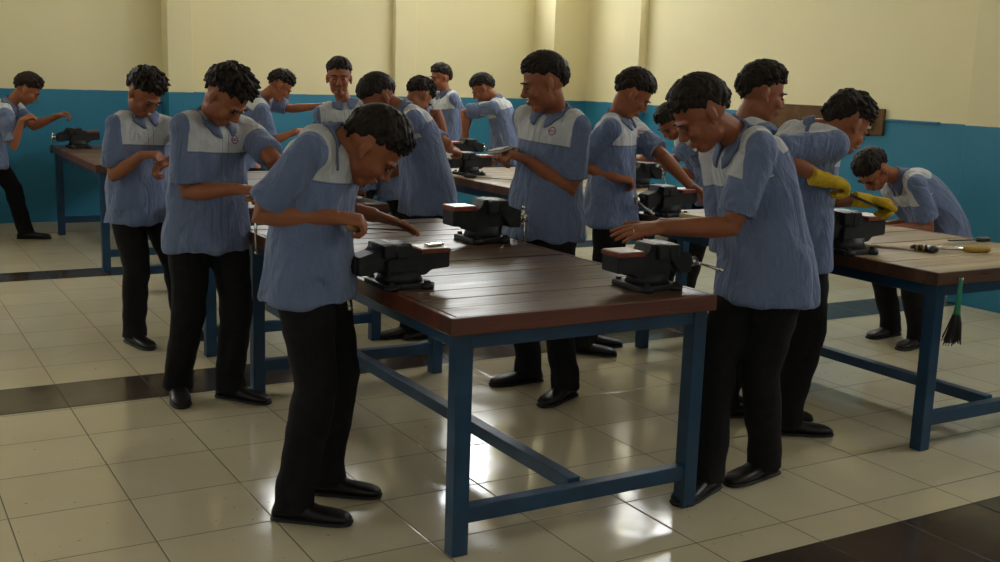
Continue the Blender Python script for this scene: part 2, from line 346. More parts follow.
# ------------------------------------------------------------------ people
def ik(S, W, a, b, pole):
    S, W, pole = V(*S), V(*W), V(*pole); d = W-S; L = np.linalg.norm(d)
    if L > (a+b)*.985: W = S+d/L*(a+b)*.985; d = W-S; L = np.linalg.norm(d)
    if L < abs(a-b)+.06: W = S+nrm(d)*(abs(a-b)+.06); d = W-S; L = np.linalg.norm(d)
    u = d/L; x = (a*a-b*b+L*L)/(2*L); h = math.sqrt(max(a*a-x*x, 0))
    p = pole-S; p = p-np.dot(p, u)*u
    return S+u*x+nrm(p)*h, W
def hand(mb, w, d, pn, left, style, s, grow=0.0, n=8):
    d = nrm(d); pn = nrm(V(*pn)-np.dot(pn, d)*d); th = np.cross(pn, d) * (1 if left else -1)
    curl = {'grip': (62, 68, 40), 'flat': (7, 9, 6), 'relax': (24, 32, 20)}[style]
    g = grow
    # palm: a loft whose width follows a real palm
    pts = [w-d*.012, w+d*.02*s, w+d*.05*s, w+d*.082*s, w+d*.092*s]
    mb.tube(pts, [(.026*s+g, .019*s+g), (.032*s+g, .018*s+g), (.041*s+g, .0155*s+g), (.042*s+g, .014*s+g), (.036*s+g, .011*s+g)], 14, sq=.8, up=None) if False else None
    v = []; f = []; N = 14
    for (p, (ra, rb)) in zip(pts, [(.026, .019), (.033, .018), (.041, .0155), (.042, .0135), (.036, .010)]):
        for k in range(N):
            a = 2*PI*k/N; c, q = math.cos(a), math.sin(a)
            c = math.copysign(abs(c)**.8, c); q = math.copysign(abs(q)**.8, q)
            v.append(p+th*c*(ra*s+g)+pn*q*(rb*s+g))
    m = len(pts)
    for i in range(m-1):
        for k in range(N): f.append((i*N+k, i*N+(k+1) % N, (i+1)*N+(k+1) % N, (i+1)*N+k))
    f.append(tuple(range(N-1, -1, -1))); f.append(tuple((m-1)*N+k for k in range(N)))
    mb.add(v, f)
    for i, (off, ln, sp) in enumerate([(.031, .95, 7), (.0105, 1.06, 2), (-.0105, 1.0, -3), (-.031, .8, -9)]):
        p = w+d*.084*s+th*off*s*1.02; a = 0; ang0 = R(sp)
        dd = d*math.cos(ang0)+th*math.sin(ang0); pts = [p-dd*.012]; pts.append(p); tot = 0
        for j, (L, c) in enumerate(zip((.041, .025, .020), curl)):
            tot += R(c*(1+.06*(i-1.5))); q = dd*math.cos(tot)+pn*math.sin(tot); p = p+q*L*ln*s; pts.append(p)
        mb.tube(pts, [.0092*s+g, .0095*s+g, .0088*s+g, .0080*s+g, .0062*s+g], n)
        mb.ell(pts[-1], (.0068*s+g,)*3, None, 8, 6)
    p = w+d*.022*s+th*.026*s
    k = {'grip': (.55, .75, .45), 'flat': (.75, .7, .12), 'relax': (.75, .6, .35)}[style]
    d1 = nrm(d*k[0]+th*k[1]+pn*k[2]); d2 = nrm(d*1.0+th*(.05 if style == 'grip' else .35)+pn*k[2])
    p1 = p+d1*.036*s; p2 = p1+nrm(d1+d2)*.032*s; p3 = p2+d2*.026*s
    mb.tube([p-d1*.01, p, p1, p2, p3], [.013*s+g, .015*s+g, .0115*s+g, .0105*s+g, .0075*s+g], n)
    mb.ell(p3, (.008*s+g,)*3, None, 8, 6)

TORSO = [(-.31, .198, .160), (-.18, .195, .155), (-.05, .190, .148), (.10, .182, .138), (.28, .174, .126), (.48, .175, .119), (.66, .180, .116), (.78, .184, .112), (.87, .176, .100), (.925, .142, .080), (.955, .095, .060)]
def person(key, label, near=1, hair_len=1.0, group=None, badge=False, glove=False, skin=None, slim=1.0, shirt_rough=1.0, seed=1, hem0=0.0):
    D = POSES[key]; s = D['s']; rn = random.Random(seed)
    G = V(D['G'][0], D['G'][1], 0)
    N = V(*D['neck']); H = V(*D['hip'])
    # keep the spine a human length
    d = H-N; H = N+nrm(d)*min(max(np.linalg.norm(d), .45*s), .50*s)
    if H[2] > .90*s: H[2] = .90*s
    L = np.linalg.norm(N-H)
    root = empty('person', tuple(G)); tag(root, label, 'person', group)
    az, haz = D['az'], D['haz']
    dirn = nrm(N-H); C = H + nrm(.62*V(0, 0, 1)+.38*dirn)*L*.52
    def S(t):
        if t < 0: return H + t*L*nrm(.75*V(0, 0, 1)+.25*nrm(C-H))
        if t > 1: return N + (t-1)*L*nrm(N-C)
        return (1-t)**2*H+2*t*(1-t)*C+t*t*N
    def fr(t):
        e = .02; T = nrm(S(t+e)-S(t-e)); k = min(max(t, 0), 1)
        a = azv(haz+90)*(1-k)+azv(az+90)*k; l = nrm(a-np.dot(a, T)*T); return l, np.cross(l, T), T
    lc, fc, Tc = fr(.88)
    sides = {}
    for sd, k in ((1, 'L'), (-1, 'R')):
        W = V(*D[k+'W']); E = V(*D[k+'E'])
        Sh = S(.885)+lc*sd*.160*s*slim
        Sh = Sh+fc*.02*s+nrm(W-Sh)*.015
        el, w = ik(Sh, W, .275*s, .245*s, E); sides[k] = (Sh, el, w)
    # ---- head frame
    fa, fp, frl = D['face']
    hf = azv(fa, -fp); hl = azv(fa+90); hu = np.cross(hf, hl)
    hl = nrm(hl*math.cos(R(frl))+hu*math.sin(R(frl))); hu = np.cross(hf, hl)
    hc = V(*D['head']); dn = hc-N; hc = N+nrm(dn)*min(max(np.linalg.norm(dn), .150*s), .185*s)
    B = np.array([hf, hl, hu]); hs = 1.09*(.5+.5*s)
    def hp(a, b, c): return hc+(hf*a+hl*b+hu*c)*hs
    mb = MB()
    def he(c, r, n=14, m=10): mb.ell(hp(*c), tuple(q*hs for q in r), B, n, m)
    he((-.012, 0, .030), (.092, .073, .086), 20, 14)
    he((.022, 0, -.020), (.062, .060, .085), 18, 12)
    he((.045, 0, -.088), (.036, .032, .024))
    he((.012, 0, -.062), (.058, .055, .045))
    he((.070, 0, .020), (.020, .046, .012))
    for q in (-1, 1):
        he((.060, .034*q, -.022), (.024, .022, .024))
        he((-.008, .075*q, -.004), (.0155, .0085, .026), 12, 8); he((.004, .074*q, -.026), (.009, .008, .012), 8, 6)
        he((.092, .011*q, -.032), (.010, .008, .008), 8, 6)
    mb.tube([hp(.080, 0, .014), hp(.092, 0, -.008), hp(.103, 0, -.026), hp(.094, 0, -.036)], [.008*hs, .0095*hs, .0125*hs, .008*hs], 8)
    he((.084, 0, -.057), (.012, .022, .0055), 10, 6); he((.082, 0, -.068), (.012, .019, .0065), 10, 6)
    # neck, torso core
    qa, qb = S(.88), hp(-.018, 0, -.050)
    def nq(u): return (1-u)**2*qa+2*u*(1-u)*N+u*u*qb
    mb.tube([S(.80)]+[nq(u) for u in (0, .2, .4, .6, .8, 1.0)]+[hp(-.012, 0, -.02)], [.060*s, .060*s, .058*s, .054*s, .051*s, .050*s, .051*s, .051*s], 14)
    for i in range(len(TORSO)-1):
        pass
    v = []; f = []; n = 18; rows = [r for r in TORSO if r[0] >= -.06 and r[0] < .96]
    for (t, a, b) in rows:
        l, ff, T = fr(t); p = S(t)
        for k in range(n): v.append(p+l*math.cos(2*PI*k/n)*a*.82*s+ff*math.sin(2*PI*k/n)*b*.80*s)
    m = len(rows)
    for i in range(m-1):
        for k in range(n): f.append((i*n+k, i*n+(k+1) % n, (i+1)*n+(k+1) % n, (i+1)*n+k))
    f.append(tuple(range(n-1, -1, -1))); f.append(tuple((m-1)*n+k for k in range(n))); mb.add(v, f)
    hands = {}
    for sd, k in ((1, 'L'), (-1, 'R')):
        Sh, el, w = sides[k]
        mb.tube([Sh-nrm(el-Sh)*.02, Sh, Sh*.5+el*.5, Sh*.12+el*.88, el, el*.8+w*.2, el*.55+w*.45, el*.2+w*.8, w, w+nrm(w-el)*.01],
                [.04*s, .047*s, .043*s, .0375*s, .037*s, .039*s, .036*s, .028*s, (.0265*s), .024*s], 14)
        ha, hev, st = D[k.lower()+'h']
        st = {'g': 'grip', 'f': 'flat', 'r': 'relax'}[st[0]]
        fd = nrm(.45*nrm(w-el)+.75*azv(ha, hev)); pn = V(0, 0, -1)-.35*lc*sd
        hand(mb, w, fd, pn, sd == 1, st, s); hands[k] = (w, fd, pn, st)
    # legs
    legs = {}
    lh, fh, _ = fr(0.0); lh = azv(haz+90)
    for sd, k in ((1, 'L'), (-1, 'R')):
        fx, fy, fz = D['f'+k]; a = azv(fz); ank = V(fx, fy, .075*s)-a*.055
        hj = H+lh*sd*.088*s-V(0, 0, .02)
        L1 = L2 = .41*s; dist = np.linalg.norm(ank-hj)
        if dist > .70*s: L1 = L2 = dist*.5035
        kn, ank2 = ik(hj, ank, L1, L2, (hj+ank)/2+azv(haz)*.5+a*.3)
        legs[k] = (hj, kn, ank, a)
        mb.tube([hj, hj*.5+kn*.5, kn, kn*.6+ank*.4, ank, ank+V(0, 0, -.03)+a*.02], [.066*s, .058*s, .046*s, .045*s, .034*s, .030*s], 12)
        mb.ell(hj, (.075*s,)*3)
    me = remesh(mb, {2: .0046, 1: .0056, 0: .0075}[near], 2)
    me.transform(Matrix.Translation(-Vector(G)))
    body = link_mesh('body', me, M['skin'], root)
    # face details
    def small(name, mat, ells, par=body):
        q = MB()
        for c, r in ells: q.ell(hp(*c)-G, tuple(x*hs for x in r), B, 10, 6)
        return q.build(name, mat, par)
    for q in (-1, 1):
        small('eye', M['eye'], [((.0815, .030*q, .000), (.0072, .0115, .0035))])
        small('eyebrow', M['hair'], [((.0885, .026*q, .0235), (.0055, .014, .0038)), ((.083, .040*q, .022), (.006, .011, .0032))])
    small('lips', M['lip'], [((.0865, 0, -.0575), (.0115, .0195, .0045)), ((.0845, 0, -.0665), (.0115, .0165, .0055))])
    # ---- hair
    hb = MB(); n, m = 36, 26; vs = []; fs = []
    ctr = V(-.014, 0, .032)
    rad = V(.103, .0815, .102)
    def hairline(a):
        return np.interp(abs(a), [0, 38, 62, 80, 100, 118, 145, 180], [20, 18, 11, -6, 5, -20, -46, -54])
    def surf(el, a, grow=0.0):
        dd = V(math.cos(el)*math.cos(a), math.cos(el)*math.sin(a), math.sin(el))
        r = 1/math.sqrt(np.sum((dd/rad)**2)); return ctr+dd*(r+grow)
    for i in range(1, m):
        el = PI/2-PI*i/m
        for k in range(n):
            a = -PI+2*PI*k/n; e = math.degrees(el); hl_ = hairline(math.degrees(a))+rn.uniform(-2, 2)
            g = (-.0135+.0145*min(1, max(0, e-hl_)/42.0)) if e > hl_ else (-.020 if e > hl_-6 else -.034)
            vs.append(hp(*surf(el, a, g)))
    vs.insert(0, hp(*surf(PI/2, 0))); vs.append(hp(*surf(-PI/2, 0, -.03)))
    Lx = len(vs)-1
    for k in range(n): fs.append((0, 1+k, 1+(k+1) % n))
    for i in range(m-2):
        for k in range(n):
            a = 1+i*n+k; b = 1+i*n+(k+1) % n; fs.append((a, a+n, b+n, b))
    for k in range(n): fs.append((Lx, 1+(m-2)*n+(k+1) % n, 1+(m-2)*n+k))
    hb.add(vs, fs)
    for _ in range(int((330 if hair_len < 1.15 else 230) if near else 90)):
        a = rn.uniform(-PI, PI); e0 = hairline(math.degrees(a)); e = math.degrees(math.asin(rn.uniform(math.sin(R(e0+2)), 1)))
        el = R(e); p0 = surf(el, a, -.006); nn = nrm((p0-ctr)/rad**2)
        flow = nrm(V(.8, .25*math.copysign(1, a), -.25)) if e > 20 else V(.05, 0, -1)
        if e < 25: nn = nn*.35
        lift = max(0.0, (hair_len-.7))*1.1; jit = .18+.25*max(0, hair_len-1)
        dr = nrm(nn*lift+flow*.9+V(rn.uniform(-jit, jit), rn.uniform(-jit, jit), rn.uniform(-jit*.5, jit*.5)))
        ln = rn.uniform(.020, .036)*(.6+.4*hair_len)*(1 if e > 20 else .6); k_ = min(1, max(0, e-e0)/38.0); ln *= (.45+.55*k_); p0 = surf(el, a, -.013+.013*k_-.003*(1-min(1, lift)))
        p1 = p0+dr*ln*.5; p2 = p0+dr*ln+V(0, 0, -.003)
        hb.tube([hp(*p0), hp(*p1), hp(*p2)], [.0095*hs, .0075*hs, .0032*hs], 6)
    me = remesh(hb, .0036 if near else .006, 1); me.transform(Matrix.Translation(-Vector(G)))
    link_mesh('hair', me, M['hair'], root)
    # ---- shirt
    sb = MB(); v = []; f = []; n = 28; hem = rn.uniform(-.015, .01)+hem0
    for (t, a, b) in TORSO:
        l, ff, T = fr(t); p = S(t+(hem if t < -.25 else 0)) if t < 0 else S(t)
        for k in range(n):
            c, q = math.cos(2*PI*k/n), math.sin(2*PI*k/n)
            c = math.copysign(abs(c)**.88, c); q = math.copysign(abs(q)**.88, q)
            v.append(p+l*c*a*s*slim+ff*q*b*s*slim)
    m = len(TORSO)
    for i in range(m-1):
        for k in range(n): f.append((i*n+k, i*n+(k+1) % n, (i+1)*n+(k+1) % n, (i+1)*n+k))
    f.append(tuple(range(n-1, -1, -1))); f.append(tuple((m-1)*n+k for k in range(n))); sb.add(v, f)
    for sd, k in ((1, 'L'), (-1, 'R')):
        Sh, el, w = sides[k]; u = nrm(el-Sh)
        sb.tube([S(.93)+lc*sd*.045*s, S(.915)+lc*sd*.10*s, Sh+Tc*.004], [.050*s, .060*s, .062*s], 14)
        sb.ell(Sh, (.066*s,)*3, None, 16, 12)
        e = Sh*.16+el*.84
        sb.tube([Sh-u*.02, Sh+u*.05, Sh*.5+el*.5, e], [.058*s, .064*s, .064*s, .068*s], 20)
        sb.tube([S(.80)+lc*sd*.12*s, Sh*.75+el*.25], [.06*s, .062*s], 12)
    sb.tube([S(.78), nq(0), nq(.18), nq(.34), nq(.46)], [.082*s, .078*s, .071*s, .063*s, .055*s], 20)
    dc = nrm(nq(.52)-nq(.40)); cc = nq(.44)
    me = remesh(sb, .0085 if near else .010, 3)
    nv = len(me.vertices); co = np.empty(nv*3); me.vertices.foreach_get('co', co); co = co.reshape(-1, 3)
    no = np.empty(nv*3); me.vertices.foreach_get('normal', no); no = no.reshape(-1, 3)
    ts = np.linspace(-.35, 1.1, 90); SP = np.array([S(t) for t in ts]); FR = [fr(t) for t in ts]
    LA = np.array([q[0] for q in FR]); FF = np.array([q[1] for q in FR]); TT = np.array([q[2] for q in FR])
    idx = np.argmin(((co[:, None, :]-SP[None])**2).sum(2), 1)
    dv = co-SP[idx]; X = (dv*LA[idx]).sum(1); Y = (dv*FF[idx]).sum(1); Z = ts[idx]+(dv*TT[idx]).sum(1)/L
    sl = np.abs(X)-.176*s*slim
    for k in ('L', 'R'):
        Sh, el, w = sides[k]; u = nrm(el-Sh); q = co-Sh; pr = q@u; pd = np.linalg.norm(q-pr[:, None]*u, axis=1)
        sl = np.maximum(sl, np.minimum(pr-.115, .080*s-pd))
    # cloth folds as real relief
    amp = np.clip(.0135-.008*Z, .004, .016)*shirt_rough
    sx = seed*3.1
    dis = np.array([noise.noise((x*11+sx, y*11, z*1.9)) + .9*noise.noise((a*8+sx, b*8, c*8+x*10)) + .35*noise.noise((a*24, b*24, c*14)) for x, y, z, a, b, c in zip(X, Y, Z, co[:, 0], co[:, 1], co[:, 2])])
    co2 = co+no*(dis*amp)[:, None]
    me.vertices.foreach_set('co', co2.ravel())
    at = me.attributes.new('tc', 'FLOAT_VECTOR', 'POINT'); at.data.foreach_set('vector', np.stack([X, Y, Z], 1).ravel().astype(np.float32))
    at = me.attributes.new('sl', 'FLOAT', 'POINT'); at.data.foreach_set('value', sl.astype(np.float32))
    me.update()
    polys = [tuple(p.vertices) for p in me.polygons]; cv = [Vector(c) for c in co2]
    bt = BVHTree.FromPolygons(cv, [p for p in polys if sl[p[0]] < .012]); bv = BVHTree.FromPolygons(cv, polys)
    me.transform(Matrix.Translation(-Vector(G)))
    shirt = link_mesh('shirt', me, M['shirt'], root)
    # collar
    l1, f1, T1 = fr(1.0); T1 = dc; l1 = nrm(l1-np.dot(l1, T1)*T1); f1 = np.cross(l1, T1); c0 = cc; q = MB(); n = 30; vs = []
    for i in range(n+1):
        a = R(14+332*i/n); fa_ = abs(math.degrees(a)-180)      # 166 front .. 0 back
        k = max(0, (fa_-128)/38.0); k = min(k, 1)
        kk = math.sin(k*PI*.5)
        for (r, h) in ((.055, (.020-.008*(fa_/166))), (.064, (.022-.010*(fa_/166))), (.082+.010*kk, .000-.018*kk), (.097+.010*kk, -.018-.024*kk)):
            # angle 0 is the front opening; the leaves are pressed onto the shirt surface
            p = c0+(f1*math.cos(a)*1.0+l1*math.sin(a)*1.03)*r*s+T1*h*s+f1*.003
            if r > .075:
                lo, nn, _, dd = bv.find_nearest(Vector(p))
                if lo is not None and ((Vector(p)-lo).dot(nn) < .006 or dd > .012): p = np.array(lo+nn*.0065)
            vs.append(p-G)
    fs = [(i*4+j, i*4+j+1, (i+1)*4+j+1, (i+1)*4+j) for i in range(n) for j in range(3)]
    q.add(vs, fs, 0, True); col = q.build('collar', M['collar'], shirt)
    md = col.modifiers.new('thick', 'SOLIDIFY'); md.thickness = .006; md.offset = 0
    # badge
    if badge:
        g = 10; vs = []; t0 = .79; l, ff, T = fr(t0); ok = True
        for j in range(g+1):
            for i in range(g+1):
                o = S(t0)+l*((.050 if key == 'logo_left' else .078)*s+(.5-i/g)*.052)+T*((j/g-.5)*.052)+ff*.25
                hit = bt.ray_cast(Vector(o), Vector(-ff), .4)
                if hit[0] is None: ok = False; vs.append(o-ff*.14-G); continue
                vs.append(V(*hit[0])+ff*.0022-G)
        if ok:
            q = MB(); q.add(vs, [(j*(g+1)+i+1, j*(g+1)+i, (j+1)*(g+1)+i, (j+1)*(g+1)+i+1) for j in range(g) for i in range(g)], 0, True)
            bo = q.build('badge', M['badge'], shirt); uv = bo.data.uv_layers.new(name='UVMap')
            for lp in bo.data.loops: k = lp.vertex_index; uv.data[lp.index].uv = ((k % (g+1))/g, (k//(g+1))/g)
            part_label(bo, 'round red and purple embroidered badge')
    # ---- trousers
    tb = MB(); v = []; f = []; n = 20
    rows = [(.16, .155, .108), (.02, .168, .118), (-.12, .172, .122), (-.22, .165, .115)]
    for (t, a, b) in rows:
        l, ff, T = fr(t); p = S(t)
        for k in range(n): v.append(p+l*math.cos(2*PI*k/n)*a*s+ff*math.sin(2*PI*k/n)*b*s)
    for i in range(len(rows)-1):
        for k in range(n): f.append((i*n+k, (i+1)*n+k, (i+1)*n+(k+1) % n, i*n+(k+1) % n))
    f.append(tuple(range(n))); f.append(tuple((len(rows)-1)*n+k for k in range(n-1, -1, -1))); tb.add(v, f)
    for k in ('L', 'R'):
        hj, kn, ank, a = legs[k]; hem_ = ank+V(0, 0, -.035)+a*.012
        tb.tube([hj, hj*.72+kn*.28-V(0, 0, .0), hj*.4+kn*.6, kn, kn*.55+ank*.45, kn*.15+ank*.85, hem_],
                [(.095*s, .098*s), (.094*s, .096*s), (.083*s, .084*s), (.074*s, .075*s), (.068*s, .070*s), (.062*s, .066*s), (.063*s, .071*s)], 16)
    me = remesh(tb, .009 if near else .011, 3)
    nv = len(me.vertices); co = np.empty(nv*3); me.vertices.foreach_get('co', co); co = co.reshape(-1, 3)
    no = np.empty(nv*3); me.vertices.foreach_get('normal', no); no = no.reshape(-1, 3)
    dis = np.array([noise.noise((a*9+sx, b*9, c*13)) for a, b, c in co]); co = co+no*(dis*.008)[:, None]
    co[:, 2] = np.maximum(co[:, 2], .022)
    # the trousers stay under the shirt above its hem
    z_h = S(-.31+hem)[2]+.010
    for i in np.nonzero(co[:, 2] > z_h)[0]:
        loc, nn, _, dd = bv.find_nearest(Vector(co[i]))
        if loc is not None and (Vector(co[i])-loc).dot(nn) > -.008: co[i] = np.array(loc-nn*.009)
    me.vertices.foreach_set('co', co.ravel()); me.update(); me.transform(Matrix.Translation(-Vector(G)))
    link_mesh('trousers', me, M['pants'], root)
    # ---- shoes
    for k in ('L', 'R'):
        hj, kn, ank, a = legs[k]; sd = azv(math.degrees(math.atan2(a[1], a[0]))+90)
        secs = [(-.062, .024, .045), (-.052, .033, .072), (-.03, .037, .088), (.0, .038, .092), (.03, .039, .088), (.06, .0405, .070), (.09, .0435, .056), (.13, .046, .050), (.165, .043, .044), (.19, .034, .036), (.203, .018, .026)]
        def shoe(z0, z1f, grow, name, mat, par):
            v = []; f = []; n = 16
            for (x, w_, h) in secs:
                top = z1f(h)*s
                for i in range(n):
                    an = 2*PI*i/n; c, q = math.cos(an), math.sin(an)
                    c = math.copysign(abs(c)**.7, c); zz = (z0*s+(top-z0*s)*(.5+.5*math.copysign(abs(q)**.75, q)))
                    ww = (w_+grow)*s*(1.0 if q < 0 else (1-.30*q*min(1, h/.09)))
                    v.append(V(ank[0], ank[1], 0)+a*(x*s*1.04+(grow if x > 0 else -grow))+sd*c*ww+V(0, 0, zz)-G)
            m = len(secs)
            for i in range(m-1):
                for j in range(n): f.append((i*n+j, i*n+(j+1) % n, (i+1)*n+(j+1) % n, (i+1)*n+j))
            f.append(tuple(range(n-1, -1, -1))); f.append(tuple((m-1)*n+j for j in range(n)))
            q = MB(); q.add(v, f, 0, True); return q.build(name, mat, par)
        sh = shoe(.012, lambda h: h, 0, 'shoe', M['shoe'], root)
        shoe(.0005, lambda h: .016, .003, 'sole', M['sole'], sh)
        if near:
            lb = MB()
            for j in range(4):
                x = (.045+.017*j)*s; z = (.083-.0105*j)*s
                p = V(ank[0], ank[1], 0)+a*x-G
                lb.tube([p+sd*.020+V(0, 0, z-.006), p+V(0, 0, z+.003), p-sd*.020+V(0, 0, z-.006)], [.0022]*3, 6)
            lb.build('laces', M['sole'], sh)
    if glove:
        for sd, k in ((1, 'L'), (-1, 'R')):
            w, fd, pn, st = hands[k]; gb = MB(); hand(gb, w, fd, pn, sd == 1, st, s, .005)
            gb.tube([w-fd*.07, w-fd*.035, w+fd*.01], [.036, .034, .033], 14)
            me = remesh(gb, .005, 2); me.transform(Matrix.Translation(-Vector(G)))
            link_mesh('glove', me, M['glove'], root)
    return root, hands, sides

# ------------------------------------------------------------------ setting
T = .4
XL, XR, YB, YF, ZC = -4.6, 6.3, 7.2, -6.4, 4.0
def struct(o): o['kind'] = 'structure'; return o
# floor: cream tiles with rows of dark tiles every eight tiles
fb = MB(); uvs = []
def strip(v0, v1, mi, off=0.0):
    x0, x1 = -12, 16
    fb.add([(x0*T, v0*T, 0), (x1*T, v0*T, 0), (x1*T, v1*T, 0), (x0*T, v1*T, 0)], [(0, 1, 2, 3)], mi)
    uvs.extend([(x0, v0+off), (x1, v0+off), (x1, v1+off), (x0, v1+off)])
strip(-16, -4.5, 0, .5); strip(-4.5, -2.45, 1, .45); strip(-2.45, 4.05, 0, 0); strip(4.05, 5.1, 1, -.08); strip(5.1, 12.1, 0, 0); strip(12.1, 13, 1, 0); strip(13, 18.3, 0, 0)
fl = fb.build('floor', [M['tile'], M['tile_dark']]); struct(fl)
uv = fl.data.uv_layers.new(name='UVMap')
for i, q in enumerate(uvs): uv.data[i].uv = q

def wall(name, axis, const, a0, a1, holes, thick=.18, inward=1):
    # vertical wall with rectangular openings: piers and panels in one mesh
    b = MB(); cuts = sorted(set([a0, a1]+[q for h in holes for q in h[:2]]))
    out = -inward*thick/2
    def blk(p0, p1, z0, z1):
        if z1-z0 < 1e-4: return
        c = (p0+p1)/2; zc = (z0+z1)/2
        if axis == 'y': b.box((c, const+out, zc), (p1-p0, thick, z1-z0))
        else: b.box((const+out, c, zc), (thick, p1-p0, z1-z0))
    for p0, p1 in zip(cuts[:-1], cuts[1:]):
        h = [q for q in holes if q[0] <= p0+1e-6 and q[1] >= p1-1e-6]
        if h: blk(p0, p1, 0, h[0][2]); blk(p0, p1, h[0][3], ZC)
        else: blk(p0, p1, 0, ZC)
    return struct(b.build(name, M['wall']))
WZ0, WZ1 = 2.50, 3.45
back_w = [(-3.6, -2.4), (-2.0, -0.7), (2.8, 3.8), (4.55, 5.5)]
right_w = [(-2.4, -1.0), (0.6, 2.0), (2.9, 4.2), (4.9, 5.8)]
left_w = [(-5.2, -3.0), (-2.0, .2), (1.4, 3.6)]  # left and front openings are unseen, added for fill from the camera side
front_w = [(-3.6, -1.4), (.2, 2.4), (3.4, 5.4)]
wall('wall_back', 'y', YB, XL-.18, XR+.18, [(a, b, WZ0, WZ1) for a, b in back_w], inward=-1)
wall('wall_right', 'x', XR, YF, YB, [(a, b, WZ0, WZ1) for a, b in right_w], inward=-1)
wall('wall_left', 'x', XL, YF, YB, [(a, b, 1.3, 3.2) for a, b in left_w], inward=1)
wall('wall_front', 'y', YF, XL-.18, XR+.18, [(a, b, 1.3, 3.2) for a, b in front_w], inward=1)
c = MB(); c.box(((XL+XR)/2, (YB+YF)/2, ZC+.05), (XR-XL+.4, YB-YF+.4, .1)); struct(c.build('ceiling', M['ceil']))
wn = [0]
def window(axis, const, a0, a1, z0, z1, mat, inward, nm):
    wn[0] += 1
    r = empty('window_%d' % wn[0], ((a0+a1)/2, const, (z0+z1)/2) if axis == 'y' else (const, (a0+a1)/2, (z0+z1)/2)); struct(r)
    w, h = a1-a0, z1-z0; fb = MB(); pb = MB()
    def bx(m, u, z, du, dz, dep, off):
        if axis == 'y': m.box((u, off, z), (du, dep, dz))
        else: m.box((off, u, z), (dep, du, dz))
    o = -inward*.07
    bx(fb, 0, h/2-.025, w, .05, .07, o); bx(fb, 0, -h/2+.025, w, .05, .07, o)
    k = max(2, int(round(w/.6)))
    for i in range(k+1): bx(fb, -w/2+.025+(w-.05)*i/k, 0, .045, h, .06, o)
    bx(pb, 0, 0, w-.02, h-.02, .008, o-inward*.01)
    fb.build('window_frame', M['white_plastic'], r); pb.build('pane', mat, r)
WB = mat_emit('daylit_pane_back', (.93, .97, 1.0), WIN_BACK)
WF = mat_emit('fill_pane_front', (.93, .97, 1.0), FILL_FRONT)  # glowing panes out of view, added as soft fill on the figures' fronts
for a, b in back_w: window('y', YB, a, b, WZ0, WZ1, WB, -1, 'b')
for a, b in right_w: window('x', XR, a, b, WZ0, WZ1, WB, -1, 'r')
for a, b in left_w: window('x', XL, a, b, 1.3, 3.2, WF, 1, 'l')
for a, b in front_w: window('y', YF, a, b, 1.3, 3.2, WF, 1, 'f')
# pilasters and corner column
def column(name, x0, x1, y0, y1):
    b = MB(); b.box(((x0+x1)/2, (y0+y1)/2, ZC/2), (x1-x0, y1-y0, ZC-.002), bev=.006); struct(b.build(name, M['wall']))
column('trim_1', 1.79, 2.02, 6.98, YB+.02)
column('trim_2', 4.14, 4.38, 7.12, YB+.02)
column('trim_3', 5.86, XR+.02, 6.78, YB+.02)
column('trim_4', XR-.10, XR+.02, 5.72, 5.98)
column('trim_5', XR-.18, XR+.02, .8, 1.74)
column('trim_6', -1.1, -.85, 6.98, YB+.02)
for nm, x0, x1 in (('baseboard_back_left', XL, 1.79), ('baseboard_back_middle', 2.02, 4.14), ('baseboard_back_right', 4.38, 5.86)):
    b = MB(); b.box(((x0+x1)/2, YB-.006, .048), (x1-x0, .016, .096), bev=.003); struct(b.build(nm, M['base_tile']))
b = MB(); b.box((XR-.006, 3.6, .048), (.016, 6.2, .096), bev=.003); struct(b.build('baseboard_right', M['base_tile']))
# raised paint-line moulding on the right wall
b = MB(); b.box((XR-.008, 2.62, 1.285), (.018, 1.05, .018), bev=.004); struct(b.build('trim_7', simple('blue_moulding', (.02, .15, .26), .5)))

# wooden board on the right wall with a socket and wires
r = empty('wooden_wall_board', (XR, 3.0, 1.28)); tag(r, 'long brown wooden board fixed along the right wall at the paint line', 'board')
b = MB(); b.box((-.014, .42, -.015), (.026, 1.62, .21), bev=.004); b.build('board', M['panel_wood'], r)
b = MB()
for yy in (-.30, .5, 1.15): b.cyl((-.026, yy, .07), (-.032, yy, .07), .008); b.cyl((-.026, yy, -.07), (-.032, yy, -.07), .008)
b.build('screw', M['dark_steel'], r)
r = empty('wall_socket', (XR-.028, 2.76, 1.255)); tag(r, 'small white electrical socket with loose wires on the brown wall board', 'socket')
b = MB(); b.box((-.015, 0, 0), (.03, .09, .09), bev=.008); b.build('socket_plate', M['white_plastic'], r)
b = MB(); b.cyl((-.03, 0, 0), (-.038, 0, 0), .022, 20); b.build('socket_face', M['black_plastic'], r)
b = MB(); b.tube([(-.03, .02, .0), (-.06, .05, -.03), (-.05, .06, -.10), (-.03, .03, -.16)], [.005]*4, 8); b.tube([(-.03, -.02, .0), (-.06, -.04, .05), (-.04, -.02, .08)], [.005]*3, 8)
b.build('wire', M['white_plastic'], r)

